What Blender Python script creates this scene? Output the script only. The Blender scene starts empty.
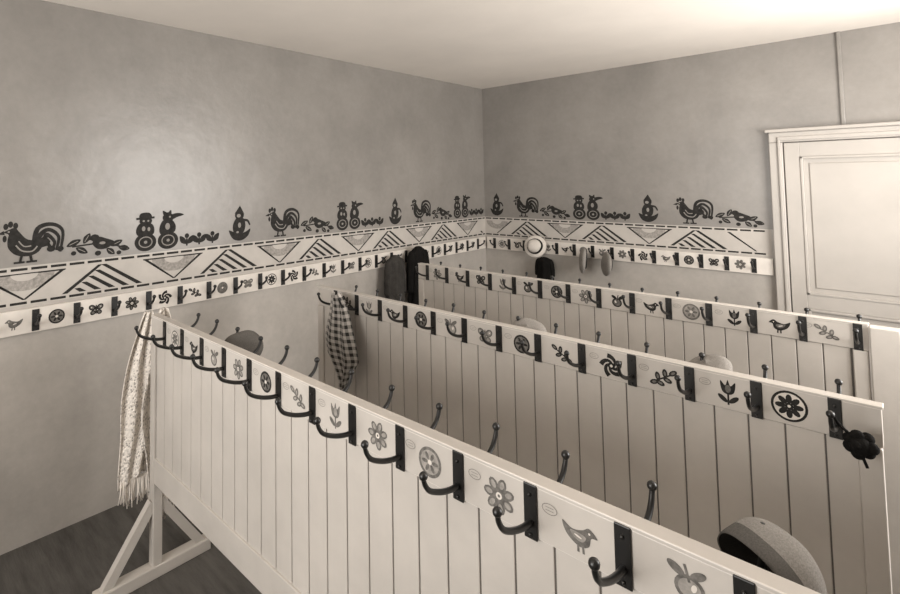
import bpy, bmesh, math, random
from mathutils import Vector, Matrix, Euler
random.seed(7)
scn = bpy.context.scene
try:
    scn.view_settings.view_transform = 'Standard'
except Exception: pass

TINT = (1.0, 0.93, 0.85)
# ------------------------------------------------------------------ materials
def g(v): return (v*TINT[0], v*TINT[1], v*TINT[2], 1)
def mat(name, v, rough=0.6, spec=0.4, var=0.0, scale=4.0, bump=0.0, bscale=40, metal=0.0, stretch=None):
    m = bpy.data.materials.new(name); m.use_nodes = True
    nt = m.node_tree; b = nt.nodes['Principled BSDF']
    b.inputs['Base Color'].default_value = g(v); b.inputs['Roughness'].default_value = rough
    b.inputs['Specular IOR Level'].default_value = spec; b.inputs['Metallic'].default_value = metal
    tc = nt.nodes.new('ShaderNodeTexCoord'); mp = nt.nodes.new('ShaderNodeMapping')
    nt.links.new(tc.outputs['Object'], mp.inputs['Vector'])
    if stretch: mp.inputs['Scale'].default_value = stretch
    if var > 0:
        n = nt.nodes.new('ShaderNodeTexNoise'); n.inputs['Scale'].default_value = scale
        n.inputs['Detail'].default_value = 6; n.inputs['Roughness'].default_value = 0.6
        nt.links.new(mp.outputs[0], n.inputs['Vector'])
        r = nt.nodes.new('ShaderNodeValToRGB')
        r.color_ramp.elements[0].position = 0.3; r.color_ramp.elements[1].position = 0.7
        r.color_ramp.elements[0].color = g(v*(1-var)); r.color_ramp.elements[1].color = g(min(1, v*(1+var)))
        nt.links.new(n.outputs['Fac'], r.inputs['Fac']); nt.links.new(r.outputs['Color'], b.inputs['Base Color'])
    if bump > 0:
        n2 = nt.nodes.new('ShaderNodeTexNoise'); n2.inputs['Scale'].default_value = bscale; n2.inputs['Detail'].default_value = 4
        nt.links.new(mp.outputs[0], n2.inputs['Vector'])
        bp = nt.nodes.new('ShaderNodeBump'); bp.inputs['Strength'].default_value = bump; bp.inputs['Distance'].default_value = 0.02
        nt.links.new(n2.outputs['Fac'], bp.inputs['Height']); nt.links.new(bp.outputs['Normal'], b.inputs['Normal'])
    return m

def wall_mat(name, hi, lo, split):
    """painted plaster: darker distemper above the frieze, lighter dado below, mottled"""
    m = bpy.data.materials.new(name); m.use_nodes = True
    nt = m.node_tree; b = nt.nodes['Principled BSDF']
    b.inputs['Roughness'].default_value = 0.33; b.inputs['Specular IOR Level'].default_value = 0.5
    geo = nt.nodes.new('ShaderNodeNewGeometry'); sp = nt.nodes.new('ShaderNodeSeparateXYZ')
    nt.links.new(geo.outputs['Position'], sp.inputs[0])
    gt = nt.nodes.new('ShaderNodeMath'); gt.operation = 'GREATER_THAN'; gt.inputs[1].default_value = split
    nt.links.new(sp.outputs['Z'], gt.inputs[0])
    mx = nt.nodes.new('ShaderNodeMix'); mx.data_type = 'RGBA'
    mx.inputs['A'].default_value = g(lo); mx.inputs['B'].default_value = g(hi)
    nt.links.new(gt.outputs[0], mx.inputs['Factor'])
    cur = mx.outputs['Result']
    for sc_, lo_, hi_, off in ((1.1, .86, 1.12, 0), (4.5, .93, 1.06, 5), (26, .96, 1.04, 9)):
        mp = nt.nodes.new('ShaderNodeMapping'); mp.inputs['Location'].default_value = (off, off, off)
        nt.links.new(geo.outputs['Position'], mp.inputs['Vector'])
        n = nt.nodes.new('ShaderNodeTexNoise'); n.inputs['Scale'].default_value = sc_; n.inputs['Detail'].default_value = 8
        n.inputs['Roughness'].default_value = .62
        nt.links.new(mp.outputs[0], n.inputs['Vector'])
        mr = nt.nodes.new('ShaderNodeMapRange'); mr.inputs['From Min'].default_value = .32; mr.inputs['From Max'].default_value = .68
        mr.inputs['To Min'].default_value = lo_; mr.inputs['To Max'].default_value = hi_
        nt.links.new(n.outputs['Fac'], mr.inputs['Value'])
        ml = nt.nodes.new('ShaderNodeMix'); ml.data_type = 'RGBA'; ml.blend_type = 'MULTIPLY'; ml.inputs['Factor'].default_value = 1
        nt.links.new(cur, ml.inputs['A']); nt.links.new(mr.outputs['Result'], ml.inputs['B'])
        cur = ml.outputs['Result']
    nt.links.new(cur, b.inputs['Base Color'])
    n2 = nt.nodes.new('ShaderNodeTexNoise'); n2.inputs['Scale'].default_value = 7; n2.inputs['Detail'].default_value = 5
    nt.links.new(geo.outputs['Position'], n2.inputs['Vector'])
    bp = nt.nodes.new('ShaderNodeBump'); bp.inputs['Strength'].default_value = .15; bp.inputs['Distance'].default_value = 0.02
    nt.links.new(n2.outputs['Fac'], bp.inputs['Height']); nt.links.new(bp.outputs['Normal'], b.inputs['Normal'])
    return m

def check_mat(name, a, c, s):
    m = bpy.data.materials.new(name); m.use_nodes = True
    nt = m.node_tree; b = nt.nodes['Principled BSDF']; b.inputs['Roughness'].default_value = .95
    uv = nt.nodes.new('ShaderNodeUVMap'); uv.uv_map = 'UVMap'
    sp = nt.nodes.new('ShaderNodeSeparateXYZ'); nt.links.new(uv.outputs[0], sp.inputs[0])
    outs = []
    for ax in ('X', 'Y'):
        w = nt.nodes.new('ShaderNodeMath'); w.operation = 'MULTIPLY'; w.inputs[1].default_value = s
        nt.links.new(sp.outputs[ax], w.inputs[0])
        f = nt.nodes.new('ShaderNodeMath'); f.operation = 'FRACT'; nt.links.new(w.outputs[0], f.inputs[0])
        q = nt.nodes.new('ShaderNodeMath'); q.operation = 'GREATER_THAN'; q.inputs[1].default_value = .5
        nt.links.new(f.outputs[0], q.inputs[0]); outs.append(q)
    ad = nt.nodes.new('ShaderNodeMath'); ad.operation = 'ADD'
    nt.links.new(outs[0].outputs[0], ad.inputs[0]); nt.links.new(outs[1].outputs[0], ad.inputs[1])
    hf = nt.nodes.new('ShaderNodeMath'); hf.operation = 'MULTIPLY'; hf.inputs[1].default_value = .5
    nt.links.new(ad.outputs[0], hf.inputs[0])
    mx = nt.nodes.new('ShaderNodeMix'); mx.data_type = 'RGBA'; mx.inputs['A'].default_value = g(a); mx.inputs['B'].default_value = g(c)
    nt.links.new(hf.outputs[0], mx.inputs['Factor']); nt.links.new(mx.outputs['Result'], b.inputs['Base Color'])
    return m

def knit_mat(name, a, c, s):
    m = mat(name, a, .95, .1)
    nt = m.node_tree; b = nt.nodes['Principled BSDF']
    tc = nt.nodes.new('ShaderNodeUVMap'); tc.uv_map = 'UVMap'
    v = nt.nodes.new('ShaderNodeTexVoronoi'); v.inputs['Scale'].default_value = s
    nt.links.new(tc.outputs[0], v.inputs['Vector'])
    r = nt.nodes.new('ShaderNodeValToRGB'); r.color_ramp.elements[0].position = .1; r.color_ramp.elements[1].position = .45
    r.color_ramp.elements[0].color, r.color_ramp.elements[1].color = g(c), g(a)
    nt.links.new(v.outputs['Distance'], r.inputs['Fac']); nt.links.new(r.outputs['Color'], b.inputs['Base Color'])
    bp = nt.nodes.new('ShaderNodeBump'); bp.inputs['Strength'].default_value = .7; bp.inputs['Distance'].default_value = .01
    nt.links.new(v.outputs['Distance'], bp.inputs['Height']); nt.links.new(bp.outputs['Normal'], b.inputs['Normal'])
    return m

M = {}
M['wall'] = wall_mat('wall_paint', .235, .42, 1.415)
M['wallplain'] = mat('wall_paint_plain', .36, .6, .3, .08, 2)
M['ceil'] = mat('ceiling_whitewash', .80, .9, .1, .05, 1.2)
M['floor'] = mat('floor_dark_boards', .085, .6, .3, .40, 3, .2, 20, stretch=(1, 6, 1))
M['paint'] = mat('white_painted_wood', .52, .42, .4, .10, 3, .05, 30)
M['board'] = mat('hook_board_enamel', .66, .36, .45, .10, 8)
M['groove'] = mat('plank_core', .15, .8, .2)
M['iron'] = mat('black_iron', .010, .38, .5)
M['sten'] = mat('stencil_dark_paint', .022, .7, .2, .4, 40)
M['stenmid'] = mat('stencil_mid_paint', .14, .75, .2, .5, 70)
M['stenpale'] = mat('stencil_pale_paint', .30, .75, .2, .3, 60)
M['band'] = mat('frieze_ground', .46, .5, .3, .08, 6)
M['tag'] = mat('tag_line', .25, .7, .2)
M['door'] = mat('door_paint', .42, .4, .4, .06, 3)
M['felt_grey'] = mat('felt_grey', .13, .95, .1, .25, 30, .5, 120)
M['felt_light'] = mat('felt_light', .33, .95, .1, .25, 30, .6, 120)
M['felt_dark'] = mat('felt_dark', .02, .95, .1, .3, 30, .5, 120)
M['straw'] = mat('pale_straw', .70, .9, .1, .1, 40, .5, 90)
M['coat_dark'] = mat('coat_dark_wool', .009, .95, .1, .3, 20, .4, 90)
M['coat_grey'] = mat('coat_grey_wool', .045, .95, .1, .3, 20, .4, 90)
M['plaid'] = check_mat('plaid_cloth', .42, .02, 16)
M['knit'] = knit_mat('open_knit_wool', .80, .28, 60)
M['brass'] = mat('dull_brass', .2, .4, .5, metal=.8)
M['wallhi'] = mat('wall_paint_show_through', .24, .6, .3)

# ------------------------------------------------------------------ mesh builder
class MB:
    def __init__(s, mats):
        s.bm = bmesh.new(); s.mats = mats; s.uv = None
    def face(s, pts, mi=0, smooth=False):
        vs = [s.bm.verts.new(p) for p in pts]
        try:
            f = s.bm.faces.new(vs); f.material_index = mi; f.smooth = smooth; return f
        except Exception: return None
    def box(s, a, b, mi=0, bev=0.0):
        x0, y0, z0 = [min(a[i], b[i]) for i in range(3)]; x1, y1, z1 = [max(a[i], b[i]) for i in range(3)]
        r = bmesh.ops.create_cube(s.bm, size=1)
        vs = r['verts']
        for v in vs:
            v.co = Vector((x0+(v.co.x+.5)*(x1-x0), y0+(v.co.y+.5)*(y1-y0), z0+(v.co.z+.5)*(z1-z0)))
        fs = set(f for v in vs for f in v.link_faces)
        if bev > 0:
            es = list(set(e for v in vs for e in v.link_edges))
            r2 = bmesh.ops.bevel(s.bm, geom=es, offset=bev, segments=2, affect='EDGES', profile=.5)
            fs = set(r2['faces']) | set(f for f in fs if f.is_valid)
        for f in fs:
            if f.is_valid: f.material_index = mi
    def beam(s, p, q, w, t, mi=0):
        p = Vector(p); q = Vector(q); d = (q-p).normalized()
        a = Vector((1, 0, 0)); b = d.cross(a).normalized()
        c = []
        for base in (p, q):
            for sa, sb in ((-1, -1), (1, -1), (1, 1), (-1, 1)):
                c.append(s.bm.verts.new(base+a*sa*w/2+b*sb*t/2))
        for idx in ((0, 1, 2, 3), (7, 6, 5, 4), (0, 4, 5, 1), (1, 5, 6, 2), (2, 6, 7, 3), (3, 7, 4, 0)):
            f = s.bm.faces.new([c[i] for i in idx]); f.material_index = mi
    def tube(s, path, rad, n=8, mi=0):
        path = [Vector(p) for p in path]
        if not isinstance(rad, (list, tuple)): rad = [rad]*len(path)
        rings = []
        ref = None
        for i, p in enumerate(path):
            t = (path[min(i+1, len(path)-1)]-path[max(i-1, 0)]).normalized()
            if ref is None:
                ref = t.orthogonal().normalized()
            a = (ref - t*ref.dot(t)).normalized(); ref = a; b = t.cross(a)
            rings.append([s.bm.verts.new(p+(a*math.cos(2*math.pi*k/n)+b*math.sin(2*math.pi*k/n))*rad[i]) for k in range(n)])
        for i in range(len(rings)-1):
            for k in range(n):
                f = s.bm.faces.new((rings[i][k], rings[i][(k+1) % n], rings[i+1][(k+1) % n], rings[i+1][k]))
                f.smooth = True; f.material_index = mi
        for r in (rings[0][::-1], rings[-1]):
            f = s.bm.faces.new(r); f.material_index = mi
    def ball(s, c, r, mi=0, sc=(1, 1, 1)):
        rr = bmesh.ops.create_uvsphere(s.bm, u_segments=12, v_segments=8, radius=1)
        for v in rr['verts']:
            v.co = Vector((c[0]+v.co.x*r*sc[0], c[1]+v.co.y*r*sc[1], c[2]+v.co.z*r*sc[2]))
        for f in set(f for v in rr['verts'] for f in v.link_faces):
            f.smooth = True; f.material_index = mi
    def obj(s, name, parent=None, loc=(0, 0, 0)):
        me = bpy.data.meshes.new(name)
        s.bm.normal_update(); s.bm.to_mesh(me); s.bm.free()
        for m in s.mats: me.materials.append(m)
        o = bpy.data.objects.new(name, me); scn.collection.objects.link(o)
        o.location = loc
        if parent: o.parent = parent
        return o

def empty(name, loc=(0, 0, 0)):
    e = bpy.data.objects.new(name, None); scn.collection.objects.link(e); e.location = loc
    e.empty_display_size = .1
    return e

# ------------------------------------------------------------------ 2D stencil library
def crom(pts, n=5, closed=True):
    out = []; L = len(pts)
    rng = range(L) if closed else range(L-1)
    for i in rng:
        if closed: p0, p1, p2, p3 = pts[i-1], pts[i], pts[(i+1) % L], pts[(i+2) % L]
        else: p0, p1, p2, p3 = pts[max(i-1, 0)], pts[i], pts[i+1], pts[min(i+2, L-1)]
        for k in range(n):
            t = k/n
            out.append(tuple(.5*((2*p1[j])+(-p0[j]+p2[j])*t+(2*p0[j]-5*p1[j]+4*p2[j]-p3[j])*t*t+(-p0[j]+3*p1[j]-3*p2[j]+p3[j])*t**3) for j in (0, 1)))
    if not closed: out.append(pts[-1])
    return out
def ell(cx, cy, rx, ry, rot=0, n=18, a0=0, a1=360):
    o = []
    c, s_ = math.cos(math.radians(rot)), math.sin(math.radians(rot))
    full = (a1-a0) >= 360
    m = n if full else n+1
    for i in range(m):
        a = math.radians(a0+(a1-a0)*i/n)
        x, y = rx*math.cos(a), ry*math.sin(a)
        o.append((cx+x*c-y*s_, cy+x*s_+y*c))
    return o
def P(layer, poly): return [(layer, poly)]
def S(layer, pts, w0, w1=None):
    if w1 is None: w1 = w0
    L = len(pts); a = []; b = []
    for i, p in enumerate(pts):
        q0 = pts[max(i-1, 0)]; q1 = pts[min(i+1, L-1)]
        dx, dy = q1[0]-q0[0], q1[1]-q0[1]; l = math.hypot(dx, dy) or 1
        t = i/max(L-1, 1); w = (w0+(w1-w0)*t)/2
        a.append((p[0]-dy/l*w, p[1]+dx/l*w)); b.append((p[0]+dy/l*w, p[1]-dx/l*w))
    return [(layer, [a[i], a[i+1], b[i+1], b[i]]) for i in range(L-1)]
def ring(layer, cx, cy, rx, ry, t, n=20):
    o = ell(cx, cy, rx, ry, n=n); q = ell(cx, cy, rx-t, ry-t, n=n)
    return [(layer, [o[i], o[(i+1) % n], q[(i+1) % n], q[i]]) for i in range(n)]

def rooster():
    sh = []
    body = crom([(-.52, .86), (-.62, .80), (-.52, .74), (-.54, .60), (-.52, .40), (-.36, .22), (-.10, .16), (.14, .24), (.26, .46), (.08, .54), (-.12, .60), (-.28, .78), (-.38, .90)])
    sh += P(0, body)
    sh += P(0, [(-.62, .84), (-.78, .76), (-.60, .74)])
    for x, y in ((-.58, .94), (-.48, .99), (-.37, .95)): sh += P(0, ell(x, y, .055, .08))
    sh += P(0, ell(-.60, .64, .045, .085))
    for k, (r, h, e) in enumerate(((.66, .94, .20), (.55, .80, .25), (.44, .68, .30), (.32, .56, .34))):
        sh += S(0, crom([(.05, .38), (.12+.08*k, h-.1), (.12+r*.5, h), (.12+r*.9, h-.2), (.1+r*.85, e)], 5, False), .135, .06)
    sh += P(0, ell(.66, .28, .08, .07))+P(0, ell(.44, .30, .10, .08))
    sh += S(0, [(-.22, .22), (-.26, .02)], .06); sh += S(0, [(-.04, .22), (0, .02)], .06)
    sh += S(0, [(-.40, .02), (-.16, .02)], .05); sh += S(0, [(-.12, .02), (.12, .02)], .05)
    sh += S(1, crom([(-.36, .46), (-.22, .31), (0, .28), (.12, .40)], 4, False), .035)
    sh += S(1, crom([(-.30, .56), (-.18, .42), (-.02, .42)], 4, False), .03)
    sh += P(1, ell(-.52, .81, .025, .025, n=8))
    return sh
def roly(kind=0):
    sh = P(0, ell(0, .25, .31, .26, n=24)) + ring(1, 0, .25, .20, .165, .03) + P(1, ell(0, .25, .05, .045, n=10))
    if kind == 0:
        sh += P(0, crom([(-.20, .44), (-.27, .60), (-.18, .78), (.02, .82), (.20, .74), (.25, .56), (.16, .44)]))
        sh += P(0, ell(0, .86, .18, .13)) + S(0, [(-.27, .93), (.25, .95)], .06) + P(0, crom([(-.16, .94), (-.14, 1.08), (.10, 1.09), (.16, .95)]))
        sh += P(1, ell(-.06, .64, .05, .07)) + P(1, ell(.09, .62, .04, .06)) + P(1, ell(-.06, .86, .035, .03, n=8))+P(1, ell(.07, .86, .03, .03, n=8))
    elif kind == 1:
        sh += P(0, crom([(-.22, .44), (-.26, .62), (-.16, .84), (.06, .88), (.22, .70), (.20, .50), (.02, .42)]))
        sh += P(0, ell(.0, .92, .17, .13)) + P(0, crom([(.10, 1.0), (.32, 1.04), (.48, .98), (.28, .92), (.12, .86)]))
        sh += P(0, crom([(-.12, .98), (-.16, 1.13), (-.02, 1.07), (.08, 1.14), (.08, .98)]))
        sh += P(1, ell(-.02, .66, .07, .10)) + P(1, ell(.05, .94, .03, .03, n=8))
    return sh
def clown():
    sh = P(0, crom([(-.42, .34), (-.26, .06), (.05, -.02), (.34, .12), (.44, .36), (.24, .26), (-.05, .22), (-.26, .30)]))
    sh += P(0, crom([(-.22, .26), (-.26, .52), (-.10, .76), (.14, .74), (.24, .52), (.18, .28), (0, .20)]))
    sh += P(0, ell(0, .84, .18, .16)) + P(0, [(-.19, .90), (.02, 1.16), (.19, .88)])
    sh += S(0, crom([(.12, .66), (.32, .64), (.42, .48)], 4, False), .10, .06)
    sh += P(1, ell(-.03, .82, .08, .06)) + P(1, ell(0, .50, .06, .09)) + P(1, ell(-.08, .27, .05, .035))
    return sh
def leafbird():
    sh = []
    for (x, y, r, a) in ((-.66, .40, .19, 25), (-.46, .18, .17, -30), (-.34, .50, .16, 60), (.44, .30, .17, 25), (.64, .14, .16, -15), (.28, .08, .14, -40)):
        ca, sa = math.cos(math.radians(a)), math.sin(math.radians(a))
        sh += P(0, crom([(x+r*ca, y+r*sa), (x-.085*sa, y+.085*ca), (x-r*ca, y-r*sa), (x+.085*sa, y-.085*ca)]))
        sh += S(1, [(x-r*ca*.6, y-r*sa*.6), (x+r*ca*.6, y+r*sa*.6)], .018)
    sh += S(0, crom([(-.7, .30), (-.4, .32), (-.1, .34)], 4, False), .045)
    sh += P(0, crom([(-.20, .36), (-.06, .52), (.16, .46), (.38, .34), (.18, .18), (-.06, .18)]))
    sh += P(0, ell(-.14, .50, .12, .10)) + P(0, [(-.24, .54), (-.38, .45), (-.20, .44)])
    sh += S(0, [(.25, .30), (.72, .12)], .045)
    sh += P(1, ell(.06, .34, .08, .04))
    sh += P(0, ell(.50, .02, .065, .06)) + P(0, ell(-.66, .12, .065, .06)) + P(0, ell(-.05, .06, .08, .07))
    return sh
def sprouts():
    sh = []
    for x in (-.42, -.08, .30):
        sh += S(0, [(x, .02), (x, .24)], .045)
        for s_ in (-1, 1):
            sh += P(0, crom([(x, .08), (x+s_*.06, .26), (x+s_*.19, .32), (x+s_*.16, .13)]))
        sh += P(0, ell(x, .32, .06, .075))
    return sh
def m_rosette(n=8):
    sh = P(0, ell(0, 0, 1.08, 1.08, n=28)) + P(1, ell(0, 0, .92, .92, n=28))
    for k in range(n):
        a = 360*k/n; sh += P(0, ell(.52*math.cos(math.radians(a)), .52*math.sin(math.radians(a)), .32, .19, a, 10))
    return sh + P(0, ell(0, 0, .26, .26, n=10)) + P(1, ell(0, 0, .1, .1, n=8))
def m_disc():
    sh = P(0, ell(0, 0, 1.0, 1.0, n=28)) + P(2, ell(0, 0, .8, .8, n=24))
    for k in range(6):
        a = 60*k; sh += P(0, ell(.45*math.cos(math.radians(a)), .45*math.sin(math.radians(a)), .28, .14, a, 8))
    return sh + P(1, ell(0, 0, .17, .17, n=10))
def m_flower(n=7):
    sh = []
    for k in range(n):
        a = 360*k/n+20; c, s_ = math.cos(math.radians(a)), math.sin(math.radians(a))
        sh += P(0, ell(.6*c, .6*s_, .44, .29, a, 10)) + P(2, ell(.66*c, .66*s_, .24, .15, a, 8))
    return sh + P(0, ell(0, 0, .36, .36)) + P(1, ell(0, 0, .2, .2)) + P(0, ell(0, 0, .09, .09, n=8))
def m_twig():
    sh = S(0, crom([(-.9, -.5), (-.2, -.1), (.8, .5)], 5, False), .13)
    for x, y, a in ((-.5, .05, 100), (-.3, -.5, -20), (.1, .4, 95), (.3, -.15, -20), (.75, .55, 35), (-.8, -.5, 200)):
        sh += P(0, ell(x, y, .38, .22, a, 10)) + P(2, ell(x, y, .2, .1, a, 8))
    return sh
def m_bird():
    sh = P(0, crom([(-.95, .2), (-.5, .58), (-.1, .34), (.5, .2), (1.05, .45), (.8, -.2), (.1, -.6), (-.45, -.4), (-.6, .1)]))
    sh += S(0, [(-.1, -.4), (-.15, -.9)], .13) + S(0, [(.15, -.4), (.15, -.9)], .13)
    sh += P(2, crom([(-.3, .0), (.1, .12), (.6, .1), (.3, -.25), (-.1, -.3)])) + P(1, ell(.15, -.08, .22, .05, 15)) + P(1, ell(-.5, .3, .06, .06, n=8))
    return sh
def m_butterfly():
    sh = []
    for s_ in (-1, 1):
        sh += P(0, ell(s_*.52, .34, .50, .40, s_*35)) + P(0, ell(s_*.42, -.40, .38, .34, -s_*30)) + P(2, ell(s_*.55, .36, .3, .22, s_*35)) + P(2, ell(s_*.42, -.40, .2, .17, -s_*30)) + P(1, ell(s_*.6, .38, .1, .08))
    return sh + P(0, ell(0, 0, .13, .7))
def m_fruit():
    return P(0, ell(-.1, -.2, .70, .64)) + P(2, ell(-.1, -.2, .52, .46)) + P(0, ell(.5, .55, .45, .22, 30)) + S(0, [(-.1, .1), (.1, .9)], .13) + P(1, ell(-.3, -.1, .12, .2, 20)) + P(0, ell(-.5, .55, .4, .2, 150))
def m_swirl():
    sh = []
    for k in range(5):
        pts = []
        for i in range(9):
            r = .15+.85*i/8; a = k*72+i*14
            pts.append((r*math.cos(math.radians(a)), r*math.sin(math.radians(a))))
        sh += S(0, pts, .16, .44)
    return sh + P(0, ell(0, 0, .34, .34)) + P(1, ell(0, 0, .14, .14, n=8))
def m_tulip():
    sh = P(0, crom([(-.42, .1), (-.52, .88), (-.18, .55), (0, 1.0), (.18, .55), (.52, .88), (.42, .1), (0, -.15)])) + P(2, ell(0, .3, .2, .3))
    return sh + S(0, [(0, 0), (0, -.95)], .14) + P(0, ell(-.38, -.5, .42, .18, 140)) + P(0, ell(.38, -.5, .42, .18, 40))
MOTIFS = [m_rosette, m_flower, m_twig, m_bird, m_butterfly, m_fruit, m_swirl, m_tulip, m_disc]

def planeL(w0): return lambda u, v, w: (w0+w, u, v)
def planeR(y0): return lambda u, v, w: (u, y0-w, v)
def put(mb, shape, pl, u, v, su, sv=None, mi=(0, 1, 2), flip=1, lift=.0006):
    if sv is None: sv = su
    for i, (ly, poly) in enumerate(shape):
        mb.face([pl(u+flip*p[0]*su, v+p[1]*sv, lift+.00004*i) for p in poly], mi[ly])

# ------------------------------------------------------------------ room shell
XR, YB_, ZC = 4.45, -6.5, 2.84
def wallbox(name, a, b, m):
    mb = MB([m]); mb.box(a, b); return mb.obj(name)
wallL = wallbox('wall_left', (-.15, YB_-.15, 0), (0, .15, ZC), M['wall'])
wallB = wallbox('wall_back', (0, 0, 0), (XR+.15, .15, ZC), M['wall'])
wallbox('floor', (-.15, YB_-.15, -.12), (XR+.15, .15, 0), M['floor'])
wallbox('ceiling', (-.15, YB_-.15, ZC), (XR+.15, .15, ZC+.12), M['ceil'])
WX0, WX1, WZ0, WZ1 = 1.1, 2.7, .95, 2.55
mb = MB([M['wallplain']])
mb.box((0, YB_-.15, 0), (XR, YB_, WZ0)); mb.box((0, YB_-.15, WZ1), (XR, YB_, ZC))
mb.box((0, YB_-.15, WZ0), (WX0, YB_, WZ1)); mb.box((WX1, YB_-.15, WZ0), (XR, YB_, WZ1))
mb.obj('wall_rear')
mb = MB([M['paint']])
for x in (WX0+.03, (WX0+WX1)/2, WX1-.03): mb.box((x-.03, YB_-.1, WZ0), (x+.03, YB_-.05, WZ1))
for z in (WZ0+.03, WZ0+(WZ1-WZ0)*.6, WZ1-.03): mb.box((WX0, YB_-.1, z-.02), (WX1, YB_-.05, z+.02))
mb.obj('window_1')
VY0, VY1 = -2.7, -.9
mb = MB([M['wallplain']])
mb.box((XR, YB_-.15, 0), (XR+.15, 0, WZ0)); mb.box((XR, YB_-.15, WZ1), (XR+.15, 0, ZC))
mb.box((XR, YB_-.15, WZ0), (XR+.15, VY0, WZ1)); mb.box((XR, VY1, WZ0), (XR+.15, 0, WZ1))
mb.obj('wall_right')
mb = MB([M['paint']])
for y in (VY0+.03, (VY0+VY1)/2, VY1-.03): mb.box((XR+.05, y-.03, WZ0), (XR+.1, y+.03, WZ1))
for z in (WZ0+.03, WZ0+(WZ1-WZ0)*.6, WZ1-.03): mb.box((XR+.05, VY0, z-.02), (XR+.1, VY1, z+.02))
mb.obj('window_2')

# door with architrave
mb = MB([M['door'], M['brass'], M['groove']])
X0, X1, Z1 = 2.69, 3.55, 2.07
fw = .085
mb.box((X0-fw, -.05, 0), (X0-.002, -.0005, Z1+.0), 0, .006); mb.box((X1+.002, -.05, 0), (X1+fw, -.0005, Z1), 0, .006)
mb.box((X0-fw, -.05, Z1), (X1+fw, -.0005, Z1+.075), 0, .006)
mb.box((X0-fw-.02, -.07, Z1+.075), (X1+fw+.02, -.0005, Z1+.10), 0, .006)
mb.box((X0-fw+.055, -.062, 0), (X0-.012, -.05, Z1+.02), 0, .004)
mb.box((X0-fw+.055, -.062, Z1+.012), (X1+fw-.055, -.05, Z1+.04), 0, .004)
mb.box((X0-.002, -.006, 0), (X1+.002, -.001, Z1), 2)
st = .095
mb.box((X0+.004, -.034, .01), (X0+st, -.006, Z1-.005), 0, .004); mb.box((X1-st, -.034, .01), (X1-.004, -.006, Z1-.005), 0, .004)
for z0, z1 in ((Z1-.11, Z1-.005), (.86, .96), (.01, .2)): mb.box((X0+st-.002, -.034, z0), (X1-st+.002, -.006, z1), 0, .004)
for z0, z1 in ((.96, Z1-.11), (.2, .86)):
    mb.box((X0+st, -.02, z0), (X1-st, -.006, z1), 0)
    mb.box((X0+st+.05, -.028, z0+.05), (X1-st-.05, -.018, z1-.05), 0, .006)
    for a, b in (((X0+st, z0), (X0+st+.018, z1)), ((X1-st-.018, z0), (X1-st, z1)), ((X0+st, z0), (X1-st, z0+.018)), ((X0+st, z1-.018), (X1-st, z1))):
        mb.box((a[0], -.040, a[1]), (b[0], -.02, b[1]), 0, .004)
mb.tube([(X1-.05, -.034, 1.0), (X1-.05, -.075, 1.0), (X1-.14, -.08, 1.0)], .009, 8, 1)
mb.obj('door_1')
mb = MB([M['wall']]); mb.box((3.025, -.018, Z1+.10), (3.05, 0, ZC), 0, .005); mb.obj('trim_1')

# ------------------------------------------------------------------ frieze (painted on the walls)
PER = 1.555
def frieze(root, pl, u0, u1, rphase, hphase):
    mb = MB([M['sten'], M['wallhi'], M['stenmid']])
    for k in range(-4, 5):
        b = rphase+k*PER
        items = [(rooster, 0, 1.432, .195, .205, 1), (leafbird, .325, 1.432, .20, .20, 1), (lambda: roly(0), .575, 1.428, .205, .21, 1),
                 (lambda: roly(1), .71, 1.428, .205, .21, 1), (sprouts, .93, 1.43, .24, .21, 1), (clown, 1.20, 1.435, .19, .205, 1)]
        for fn, du, v, su, sv, fl in items:
            u = b+du
            if su and u0+.10 < u < u1-.10: put(mb, fn(), pl, u, v, su, sv, (0, 1, 2), fl)
    mb.obj('stencil_figures', root)
    mb = MB([M['sten'], M['band'], M['stenpale']])
    zt, zb = 1.405, 1.225
    mb.face([pl(u0, zb-.012, .0004), pl(u1, zb-.012, .0004), pl(u1, zt+.006, .0004), pl(u0, zt+.006, .0004)], 1)
    u = u0+.01
    while u < u1-.05:
        e = min(u+.072, u1-.01)
        for z in (zt-.006, zb):
            mb.face([pl(u, z-.0065, .001), pl(e, z-.0065, .001), pl(e, z+.0065, .001), pl(u, z+.0065, .001)], 0)
        u += .088
    hp = PER/2
    def clipadd(poly, mi, w=.0011):
        if all(u0+.005 < p[0] < u1-.005 for p in poly): mb.face([pl(p[0], p[1], w) for p in poly], mi)
    for k in range(-7, 8):
        c = hphase+k*hp
        z0, z1 = zb+.016, zt-.026
        H = z1-z0
        hw = .20
        for j in range(5):
            a = c+hw-.075*j
            L = 1.0-.21*j if j else 1.0
            x2 = a-hw*L; zz = z0+H*L
            clipadd([(a-.034, z0), (a, z0), (x2, zz), (x2-.028, zz)], 0)
        clipadd([(c-hw-.02, z0), (c-hw+.008, z0), (c-.02, z1), (c-.042, z1)], 0)
        d = c+hp/2; vw = .185
        clipadd([(d-vw-.004, z1), (d-vw+.018, z1), (d+.007, z0), (d-.007, z0)], 0)
        clipadd([(d+vw+.004, z1), (d+vw-.018, z1), (d-.007, z0), (d+.007, z0)], 0)
        clipadd([(d-vw, z1), (d+vw, z1), (d+vw, z1-.008), (d-vw, z1-.008)], 0, .0013)
        clipadd(ell(d, z1-.006, .135, .085, a0=180, a1=360, n=16), 2)
        clipadd(ell(d, z1-.006, .06, .035, a0=180, a1=360, n=12), 1, .0014)
    mb.obj('stencil_band', root)
frieze(wallL, planeL(0), -6.4, -.0, -4.189, -3.83)
frieze(wallB, planeR(0), 0.0, 2.585, .508, 1.32)

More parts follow.
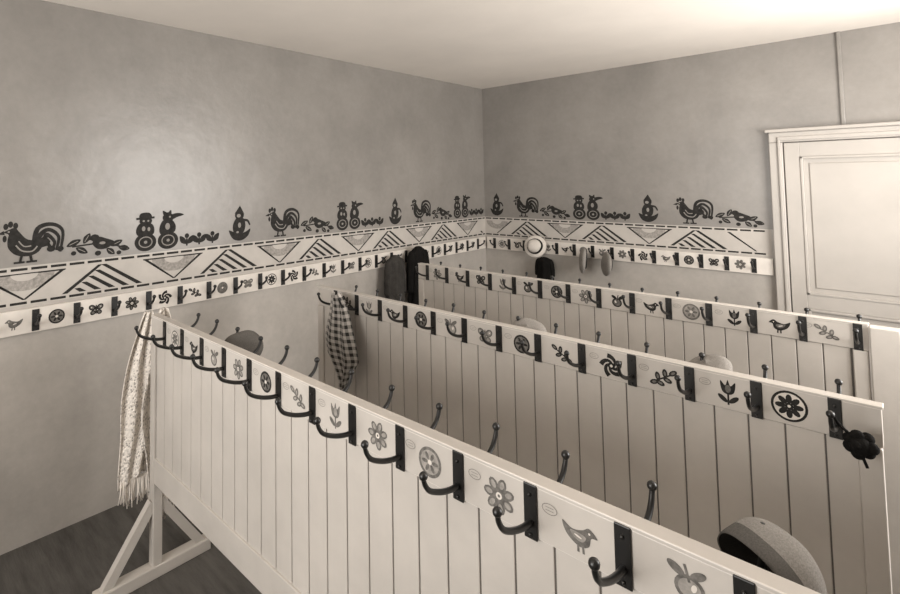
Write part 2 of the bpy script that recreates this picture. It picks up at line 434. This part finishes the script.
# ------------------------------------------------------------------ hooks
def hook(mb, base, out, reach=.125, ztip=.0, size=1.0, mi=0, plate_h=.110):
    b = Vector(base); o = Vector(out); s_ = Vector((-o.y, o.x, 0)); z = Vector((0, 0, 1))
    hw = .0150*size
    mb.box(b-s_*hw-z*plate_h/2, b+s_*hw+z*plate_h/2+o*.005, mi, .0015)
    q = reach/.125
    prof = [(.003, -.022), (.03, -.019), (.060, -.011), (.088, .001), (.108, .014), (.119, .029), (.124, .043)]
    top = ztip
    pts = [b+o*(a*q)+z*(zz if zz < 0 else zz*top/.053) for a, zz in prof]+[b+o*reach+z*top]
    sm = []
    for i in range(len(pts)-1):
        p0, p1, p2, p3 = pts[max(i-1, 0)], pts[i], pts[i+1], pts[min(i+2, len(pts)-1)]
        for k in range(3):
            t = k/3
            sm.append(.5*((2*p1)+(-p0+p2)*t+(2*p0-5*p1+4*p2-p3)*t*t+(-p0+3*p1-3*p2+p3)*t**3))
    sm.append(pts[-1])
    n = len(sm)
    mb.tube(sm, [(.0075-.0024*i/n)*size for i in range(n)], 7, mi)
    mb.ball(b+o*reach+z*top, .0098*size, mi)
    for dz in (.035, -.045):
        mb.ball(b+o*.006+z*dz*size, .004, mi)

# ------------------------------------------------------------------ coat racks (tongue-and-groove partitions with hook boards)
ZT, ZBD = 1.203, 1.092
TH = .022
def tag(mb, pl, u, v, mi):
    w, h, t = .017, .011, .0016
    o = ell(0, 0, w, h, n=14); i_ = ell(0, 0, w-t, h-t, n=14)
    for k in range(14):
        q = (k+1) % 14
        mb.face([pl(u+a[0], v+a[1], .0006) for a in (o[k], o[q], i_[q], i_[k])], mi)
    for dz in (-.003, .003):
        mb.face([pl(u-.009, v+dz-.0006, .0006), pl(u+.009, v+dz-.0006, .0006), pl(u+.009, v+dz+.0006, .0006), pl(u-.009, v+dz+.0006, .0006)], mi)

def rack(name, y, xl, xr, hooks, dark, picks, plank=.092, shift=0.0, endpost=0, lastshift=None, msize=.039):
    root = empty(name, (0, 0, 0))
    mb = MB([M['paint'], M['groove'], M['board']])
    pw = .05
    for x in (xl, xr-pw):
        mb.box((x, y-.022, .05), (x+pw, y+.022, ZBD-.002), 0, .004)
        cx = x+pw/2
        mb.box((cx-.03, y-.26, 0), (cx+.03, y+.26, .055), 0, .005)
        for s_ in (-1, 1): mb.beam((cx, y+s_*.015, .34), (cx, y+s_*.225, .035), .035, .04, 0)
    if endpost: mb.box((xr+.006, y-.03, 0), (xr+endpost, y+.03, ZT-.01), 0, .004)
    zb, zt = .43, ZBD-.002
    mb.box((xl+pw, y-.0075, zb+.02), (xr-pw, y+.0075, zt), 1)
    x = xl+pw+.002
    while x < xr-pw-.005:
        e = min(x+plank-.004, xr-pw)
        mb.box((x, y-.0115, zb+.1), (e, y+.0115, zt), 0, .0022)
        x += plank
    mb.box((xl+pw-.003, y-.019, zb), (xr-pw+.003, y+.019, zb+.115), 0, .003)
    mb.box((xl-.002, y-TH/2-.006, ZBD), (xr+.002, y+TH/2+.006, ZT-.008), 2, .002)
    mb.box((xl-.006, y-TH/2-.008, ZT-.0085), (xr+.006, y+TH/2+.008, ZT), 2, .002)
    mb.obj('panelling', root)
    zc = (ZT+ZBD)/2-.004
    mb = MB([M['iron']])
    for hx in hooks:
        jit = random.uniform(-.004, .004)
        hook(mb, (hx, y-TH/2-.006, zc), (0, -1, 0), ztip=.053+jit)
        hook(mb, (hx, y+TH/2+.006, zc), (0, 1, 0), ztip=.053-jit)
    mb.obj('coat_hooks', root)
    pl = planeR(y-TH/2-.0062)
    mb = MB([M['sten'], M['board'], M['stenmid'], M['stenpale'], M['tag']])
    hs = sorted(hooks)
    for i in range(len(hs)-1):
        c = (hs[i]+hs[i+1])/2
        fn = MOTIFS[picks[i % len(picks)] % len(MOTIFS)]
        tone = dark(i)
        off = shift+random.uniform(-.008, .008)
        if lastshift is not None and i == len(hs)-2: off = lastshift
        second = {0: 2, 2: 3}[tone]
        put(mb, fn(), pl, c+off, zc+random.uniform(-.004, .004), msize*random.uniform(.94, 1.06), None, (tone, 1, second), random.choice((1, -1)), .0004)
        if i % 4 != 3: tag(mb, pl, c+off-.064, zc+.02, 4)
    mb.obj('stencilled_emblems', root)
    return root

yA, yB, yC = -3.812, -2.868, -1.860
hA = [3.077-.187*k for k in range(13) if 3.077-.187*k > .70]
hB = [3.125-.184*k for k in range(13) if 3.125-.184*k > .78]
hC = [3.135-.183*k for k in range(14) if 3.135-.183*k > .70]
rack('coat_rack', yA, .676, 3.24, hA, lambda i: 0 if i in (1, 4) else 2, [0, 3, 5, 1, 8, 2, 7, 1, 8, 1, 3, 5, 6], shift=.012, msize=.036)
rack('coat_rack', yB, .750, 3.22, hB, lambda i: 2 if i in (1, 4, 5) else 0, [2, 7, 3, 8, 5, 4, 8, 2, 6, 2, 7, 0, 0], shift=.014, lastshift=-.012)
rack('coat_rack', yC, .667, 3.165, hC, lambda i: 0 if i % 3 else 2, [1, 3, 4, 7, 5, 8, 1, 5, 3, 8, 7, 3, 2, 1], shift=.01, endpost=.10, lastshift=-.012)

# ------------------------------------------------------------------ wall rails
def rail(name, pl, out, u0, u1, hs, z0=1.07, z1=1.195):
    root = empty(name)
    mb = MB([M['board']])
    a = pl(u0, z0, .0015); b = pl(u1, z1, .020); mb.box(a, b, 0, .002)
    mb.obj('rail_board', root)
    mb = MB([M['iron']])
    zc = (z0+z1)/2
    for u in hs:
        hook(mb, pl(u, zc, .020), out, reach=.085, ztip=.035, size=1.1, plate_h=.11)
    mb.obj('coat_hooks', root)
    mb = MB([M['sten'], M['board'], M['stenmid']])
    pl2 = lambda u, v, w: pl(u, v, w+.0202)
    hs = sorted(hs)
    for i in range(len(hs)-1):
        c = (hs[i]+hs[i+1])/2
        t = random.choice((0, 0, 2))
        put(mb, MOTIFS[(i*5+i//3) % 9](), pl2, c, zc, .038, None, (t, 1, 2), random.choice((1, -1)), .0004)
    mb.obj('stencilled_emblems', root)
rail('coat_hook_rail', planeL(0), (1, 0, 0), -6.3, -.03, [-4.17+.19*k for k in range(-10, 22)])
rail('coat_hook_rail', planeR(0), (0, -1, 0), .03, 2.59, [.13+.18*k for k in range(14)])

# ------------------------------------------------------------------ soft goods
def lathe(name, prof, mats, mis=None, n=36, loc=(0, 0, 0), rot=(0, 0, 0), sc=(1, 1, 1), wob=.04, seed=0, sub=1, axis=None):
    rnd = random.Random(seed)
    ph = [rnd.uniform(0, 6.28) for _ in range(4)]
    mb = MB(mats); rings = []
    for j, (r, z) in enumerate(prof):
        if r < 1e-4: rings.append([mb.bm.verts.new((0, 0, z))]); continue
        ring_ = []
        for k in range(n):
            a = 2*math.pi*k/n
            w = 1+wob*(math.sin(2*a+ph[0])+.6*math.sin(3*a+ph[1]+z*3)+.4*math.sin(5*a+ph[2]))
            ring_.append(mb.bm.verts.new((r*w*math.cos(a), r*w*math.sin(a), z+wob*.5*math.sin(2*a+ph[3])*r)))
        rings.append(ring_)
    for i in range(len(rings)-1):
        A, B = rings[i], rings[i+1]; mi = mis[i] if mis else 0
        for k in range(n):
            q = (k+1) % n
            if len(A) == 1: vs = (A[0], B[k], B[q])
            elif len(B) == 1: vs = (A[k], B[0], A[q])
            else: vs = (A[k], B[k], B[q], A[q])
            f = mb.bm.faces.new(vs); f.smooth = True; f.material_index = mi
    o = mb.obj(name, None, loc)
    if axis: o.rotation_euler = Vector(axis).to_track_quat('Z', 'Y').to_euler()
    else: o.rotation_euler = [math.radians(a) for a in rot]
    o.scale = sc
    m = o.modifiers.new('sub', 'SUBSURF'); m.levels = sub; m.render_levels = sub
    return o
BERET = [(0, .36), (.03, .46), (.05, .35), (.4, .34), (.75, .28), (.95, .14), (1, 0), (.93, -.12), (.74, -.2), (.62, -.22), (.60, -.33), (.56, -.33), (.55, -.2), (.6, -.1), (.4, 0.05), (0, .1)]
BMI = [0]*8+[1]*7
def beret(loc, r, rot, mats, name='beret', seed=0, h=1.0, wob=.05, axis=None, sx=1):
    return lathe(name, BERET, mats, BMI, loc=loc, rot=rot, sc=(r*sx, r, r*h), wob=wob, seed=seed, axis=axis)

def drape(name, m, rows, cols, fn, loc=(0, 0, 0), thick=.004, uvs=1.0):
    mb = MB([m]); uvl = mb.bm.loops.layers.uv.new('UVMap')
    V = [[mb.bm.verts.new(fn(i/(cols-1), j/(rows-1))) for i in range(cols)] for j in range(rows)]
    for j in range(rows-1):
        for i in range(cols-1):
            f = mb.bm.faces.new((V[j][i], V[j][i+1], V[j+1][i+1], V[j+1][i])); f.smooth = True
            for lp, (a, b) in zip(f.loops, ((i, j), (i+1, j), (i+1, j+1), (i, j+1))):
                lp[uvl].uv = (a/(cols-1)*uvs, b/(rows-1))
    o = mb.obj(name, None, loc)
    s_ = o.modifiers.new('solid', 'SOLIDIFY'); s_.thickness = thick; s_.offset = 0
    return o

root = empty('knitted_shawl')
def shawl(w_top, w_mid, ztop, zbot, yc, x0, ph, slant, amp=.014):
    def f(u, v):
        w = w_top+(w_mid-w_top)*min(1, v*2.0)**.8
        w *= (1-.35*max(0, v-.6)/.4)
        z = ztop-(ztop-zbot)*v-.03*math.sin(u*3.1+ph)*v
        y = yc+(u-.5)*w+slant*v+.008*math.sin(v*9+ph)
        x = x0+amp*math.sin(u*15+ph+v*2)*(1-.2*v)+.008*math.sin(u*6+ph*2)
        return (x, y, z)
    return f
falls = ((.04, .19, 1.215, .30, -3.765, .640, .4, .0), (.04, .18, 1.205, .42, -3.825, .614, 2.1, -.055))
for k, a in enumerate(falls):
    o = drape('knit_fall_%d' % (k+1), M['knit'], 60, 40, shawl(*a), uvs=.36); o.parent = root
mb = MB([M['knit']])
for k, (yc, zb_, x0, ww) in enumerate(((-3.765, .30, .640, .12), (-3.88, .42, .614, .115))):
    for i in range(22):
        y = yc+(i/21-.5)*ww; dz = random.uniform(.07, .11)
        mb.tube([(x0, y, zb_+.02), (x0+random.uniform(-.008, .008), y+random.uniform(-.006, .006), zb_-dz*.5), (x0+random.uniform(-.01, .01), y+random.uniform(-.012, .012), zb_-dz)], .0028, 5)
mb.obj('fringe', root)

def plaid(u, v):
    w = .07+.19*min(1, v*2.2)**.8
    if v > .62: w *= max(.2, 1-(v-.62)/.26)
    z = 1.205-.56*v+.03*abs(u-.5)
    x = 1.04+(u-.5)*w+.06*v
    y = -2.985+.012*math.sin(u*13+v*3)+.006*math.sin(v*11)
    return (x, y, z)
drape('plaid_scarf', M['plaid'], 50, 34, plaid, uvs=.42)
def loft(name, m, secs, n=40, folds=7, amp=.1, parent=None, seed=0):
    mb = MB([m]); rings = []
    for j, (cx, cy, z, rx, ry) in enumerate(secs):
        t = j/(len(secs)-1)
        rg = []
        for k in range(n):
            a = 2*math.pi*k/n
            w = 1+amp*t*math.sin(folds*a+seed+t*1.2)
            rg.append(mb.bm.verts.new((cx+rx*w*math.cos(a), cy+ry*w*math.sin(a), z)))
        rings.append(rg)
    for i in range(len(rings)-1):
        for k in range(n):
            f = mb.bm.faces.new((rings[i][k], rings[i][(k+1) % n], rings[i+1][(k+1) % n], rings[i+1][k])); f.smooth = True
    mb.bm.faces.new(rings[0][::-1]); mb.bm.faces.new(rings[-1])
    o = mb.obj(name, parent); s_ = o.modifiers.new('s', 'SUBSURF'); s_.levels = 1; s_.render_levels = 1
    return o
def coat(name, m, c, w, d, ztop, zbot, along, seed=0):
    root = empty(name)
    H = ztop-zbot
    def S3(t, ww, dd, off=0):
        cx, cy = c
        if along == 'y': return (cx, cy+off, ztop-H*t, dd/2, ww/2)
        return (cx+off, cy, ztop-H*t, ww/2, dd/2)
    loft('body', m, [S3(0, .04, .03), S3(.03, w*.40, d*.5), S3(.08, w*.66, d*.8), S3(.16, w*.76, d), S3(.5, w*.78, d), S3(.8, w*.88, d*1.05), S3(.97, w*.98, d*1.1), S3(1, w*.98, d*1.1)], parent=root, seed=seed, amp=.16)
    for k, s_ in enumerate((-1, 1)):
        secs = [S3(.06, w*.2, d*.5, s_*w*.26), S3(.13, w*.28, d*.62, s_*w*.36), S3(.4, w*.24, d*.6, s_*w*.43), S3(.66, w*.21, d*.55, s_*w*.44), S3(.76, w*.22, d*.58, s_*w*.44)]
        loft('sleeve_%d' % (k+1), m, secs, n=20, folds=4, amp=.1, parent=root, seed=seed+k)
    return root
coat('child_coat', M['coat_dark'], (.125, -1.27), .26, .13, 1.23, .68, 'y', 1)
coat('child_coat', M['coat_grey'], (.11, -1.56), .22, .12, 1.18, .72, 'y', 3)

yAf, yBf = yA+.125, yB+.125
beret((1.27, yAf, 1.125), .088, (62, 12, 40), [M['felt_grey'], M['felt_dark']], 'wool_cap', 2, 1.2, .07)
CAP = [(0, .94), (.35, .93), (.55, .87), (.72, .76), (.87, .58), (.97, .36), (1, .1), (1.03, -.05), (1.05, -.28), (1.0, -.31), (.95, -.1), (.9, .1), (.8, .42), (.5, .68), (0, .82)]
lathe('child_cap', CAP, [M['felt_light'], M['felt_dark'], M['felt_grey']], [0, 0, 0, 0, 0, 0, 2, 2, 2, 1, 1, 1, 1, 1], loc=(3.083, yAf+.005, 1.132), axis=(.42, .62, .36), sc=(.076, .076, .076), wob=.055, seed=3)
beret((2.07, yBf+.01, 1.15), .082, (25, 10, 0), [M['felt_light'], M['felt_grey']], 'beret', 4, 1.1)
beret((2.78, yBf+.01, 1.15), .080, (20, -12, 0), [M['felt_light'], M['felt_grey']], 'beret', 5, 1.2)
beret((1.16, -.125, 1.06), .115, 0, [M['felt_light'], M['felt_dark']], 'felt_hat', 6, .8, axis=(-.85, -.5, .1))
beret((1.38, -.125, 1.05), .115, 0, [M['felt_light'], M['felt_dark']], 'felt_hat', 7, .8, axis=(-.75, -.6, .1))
SUN = [(0, .62), (.3, .60), (.52, .48), (.6, .2), (.62, .1), (.64, .0), (1, -.08), (1, -.12), (.6, -.05), (.56, .1), (.45, .4), (0, .52)]
lathe('sun_hat', SUN, [M['straw'], M['felt_dark']], [0, 0, 0, 1, 1, 0, 0, 0, 0, 0, 0], loc=(.66, -.11, 1.15), rot=(75, 0, 10), sc=(.115, .115, .11), wob=.02, seed=8)
coat('child_cape', M['coat_dark'], (.75, -.09), .19, .08, 1.05, .80, 'x', 5)
# small dark crumpled bonnet on rack 2's last hook
mb = MB([M['coat_dark']])
bx, by, bz = 3.180, yB-.115, 1.125
for k in range(7):
    a = k*2*math.pi/7
    mb.ball((bx+.022*math.cos(a), by-.006*math.cos(3*a), bz+.022*math.sin(a)), .016, 0, (1, .8, 1))
mb.ball((bx, by-.006, bz), .024, 0, (1, .9, 1)); mb.ball((bx-.006, by-.020, bz+.004), .012)
mb.tube([(bx-.02, by, bz+.02), (bx-.045, by, bz+.045), (3.125, by, 1.192)], .004, 6)
mb.tube([(bx+.005, by-.01, bz-.03), (bx+.012, by-.012, bz-.05)], .004, 6)
mb.obj('knitted_bonnet')

# ------------------------------------------------------------------ light
def area(name, loc, rot, sx, sy, e, col=(1, .965, .925)):
    l = bpy.data.lights.new(name, 'AREA'); l.shape = 'RECTANGLE'; l.size = sx; l.size_y = sy; l.energy = e; l.color = col
    o = bpy.data.objects.new(name, l); scn.collection.objects.link(o); o.location = loc; o.rotation_euler = [math.radians(a) for a in rot]
    return o
area('window_daylight', ((WX0+WX1)/2, YB_+.02, (WZ0+WZ1)/2), (108, 0, 0), WX1-WX0-.1, WZ1-WZ0-.1, 92)
area('window_daylight', (XR-.02, (VY0+VY1)/2, (WZ0+WZ1)/2), (108, 0, 90), VY1-VY0-.1, WZ1-WZ0-.1, 145)
w = bpy.data.worlds.new('World'); scn.world = w; w.use_nodes = True
w.node_tree.nodes['Background'].inputs['Color'].default_value = (.84, .82, .80, 1); w.node_tree.nodes['Background'].inputs['Strength'].default_value = 1.0

# ------------------------------------------------------------------ camera
cam = bpy.data.cameras.new('camera'); co = bpy.data.objects.new('camera', cam); scn.collection.objects.link(co)
yaw, pi_, ro = [math.radians(a) for a in (44.172, 2.982, .889)]
F = Vector((-math.sin(yaw)*math.cos(pi_), math.cos(yaw)*math.cos(pi_), math.sin(pi_)))
R = Vector((math.cos(yaw), math.sin(yaw), 0)); U = R.cross(F)
R2 = R*math.cos(ro)-U*math.sin(ro); U2 = U*math.cos(ro)+R*math.sin(ro)
mtx = Matrix((R2, U2, -F)).transposed().to_4x4(); mtx.translation = Vector((3.277, -4.814, 1.834))
co.matrix_world = mtx
cam.sensor_width = 36; cam.lens = 514.2/900*36
cam.shift_x = (450-393.64)/900; cam.shift_y = -(297-153.23)/900
cam.clip_start = .05
scn.camera = co
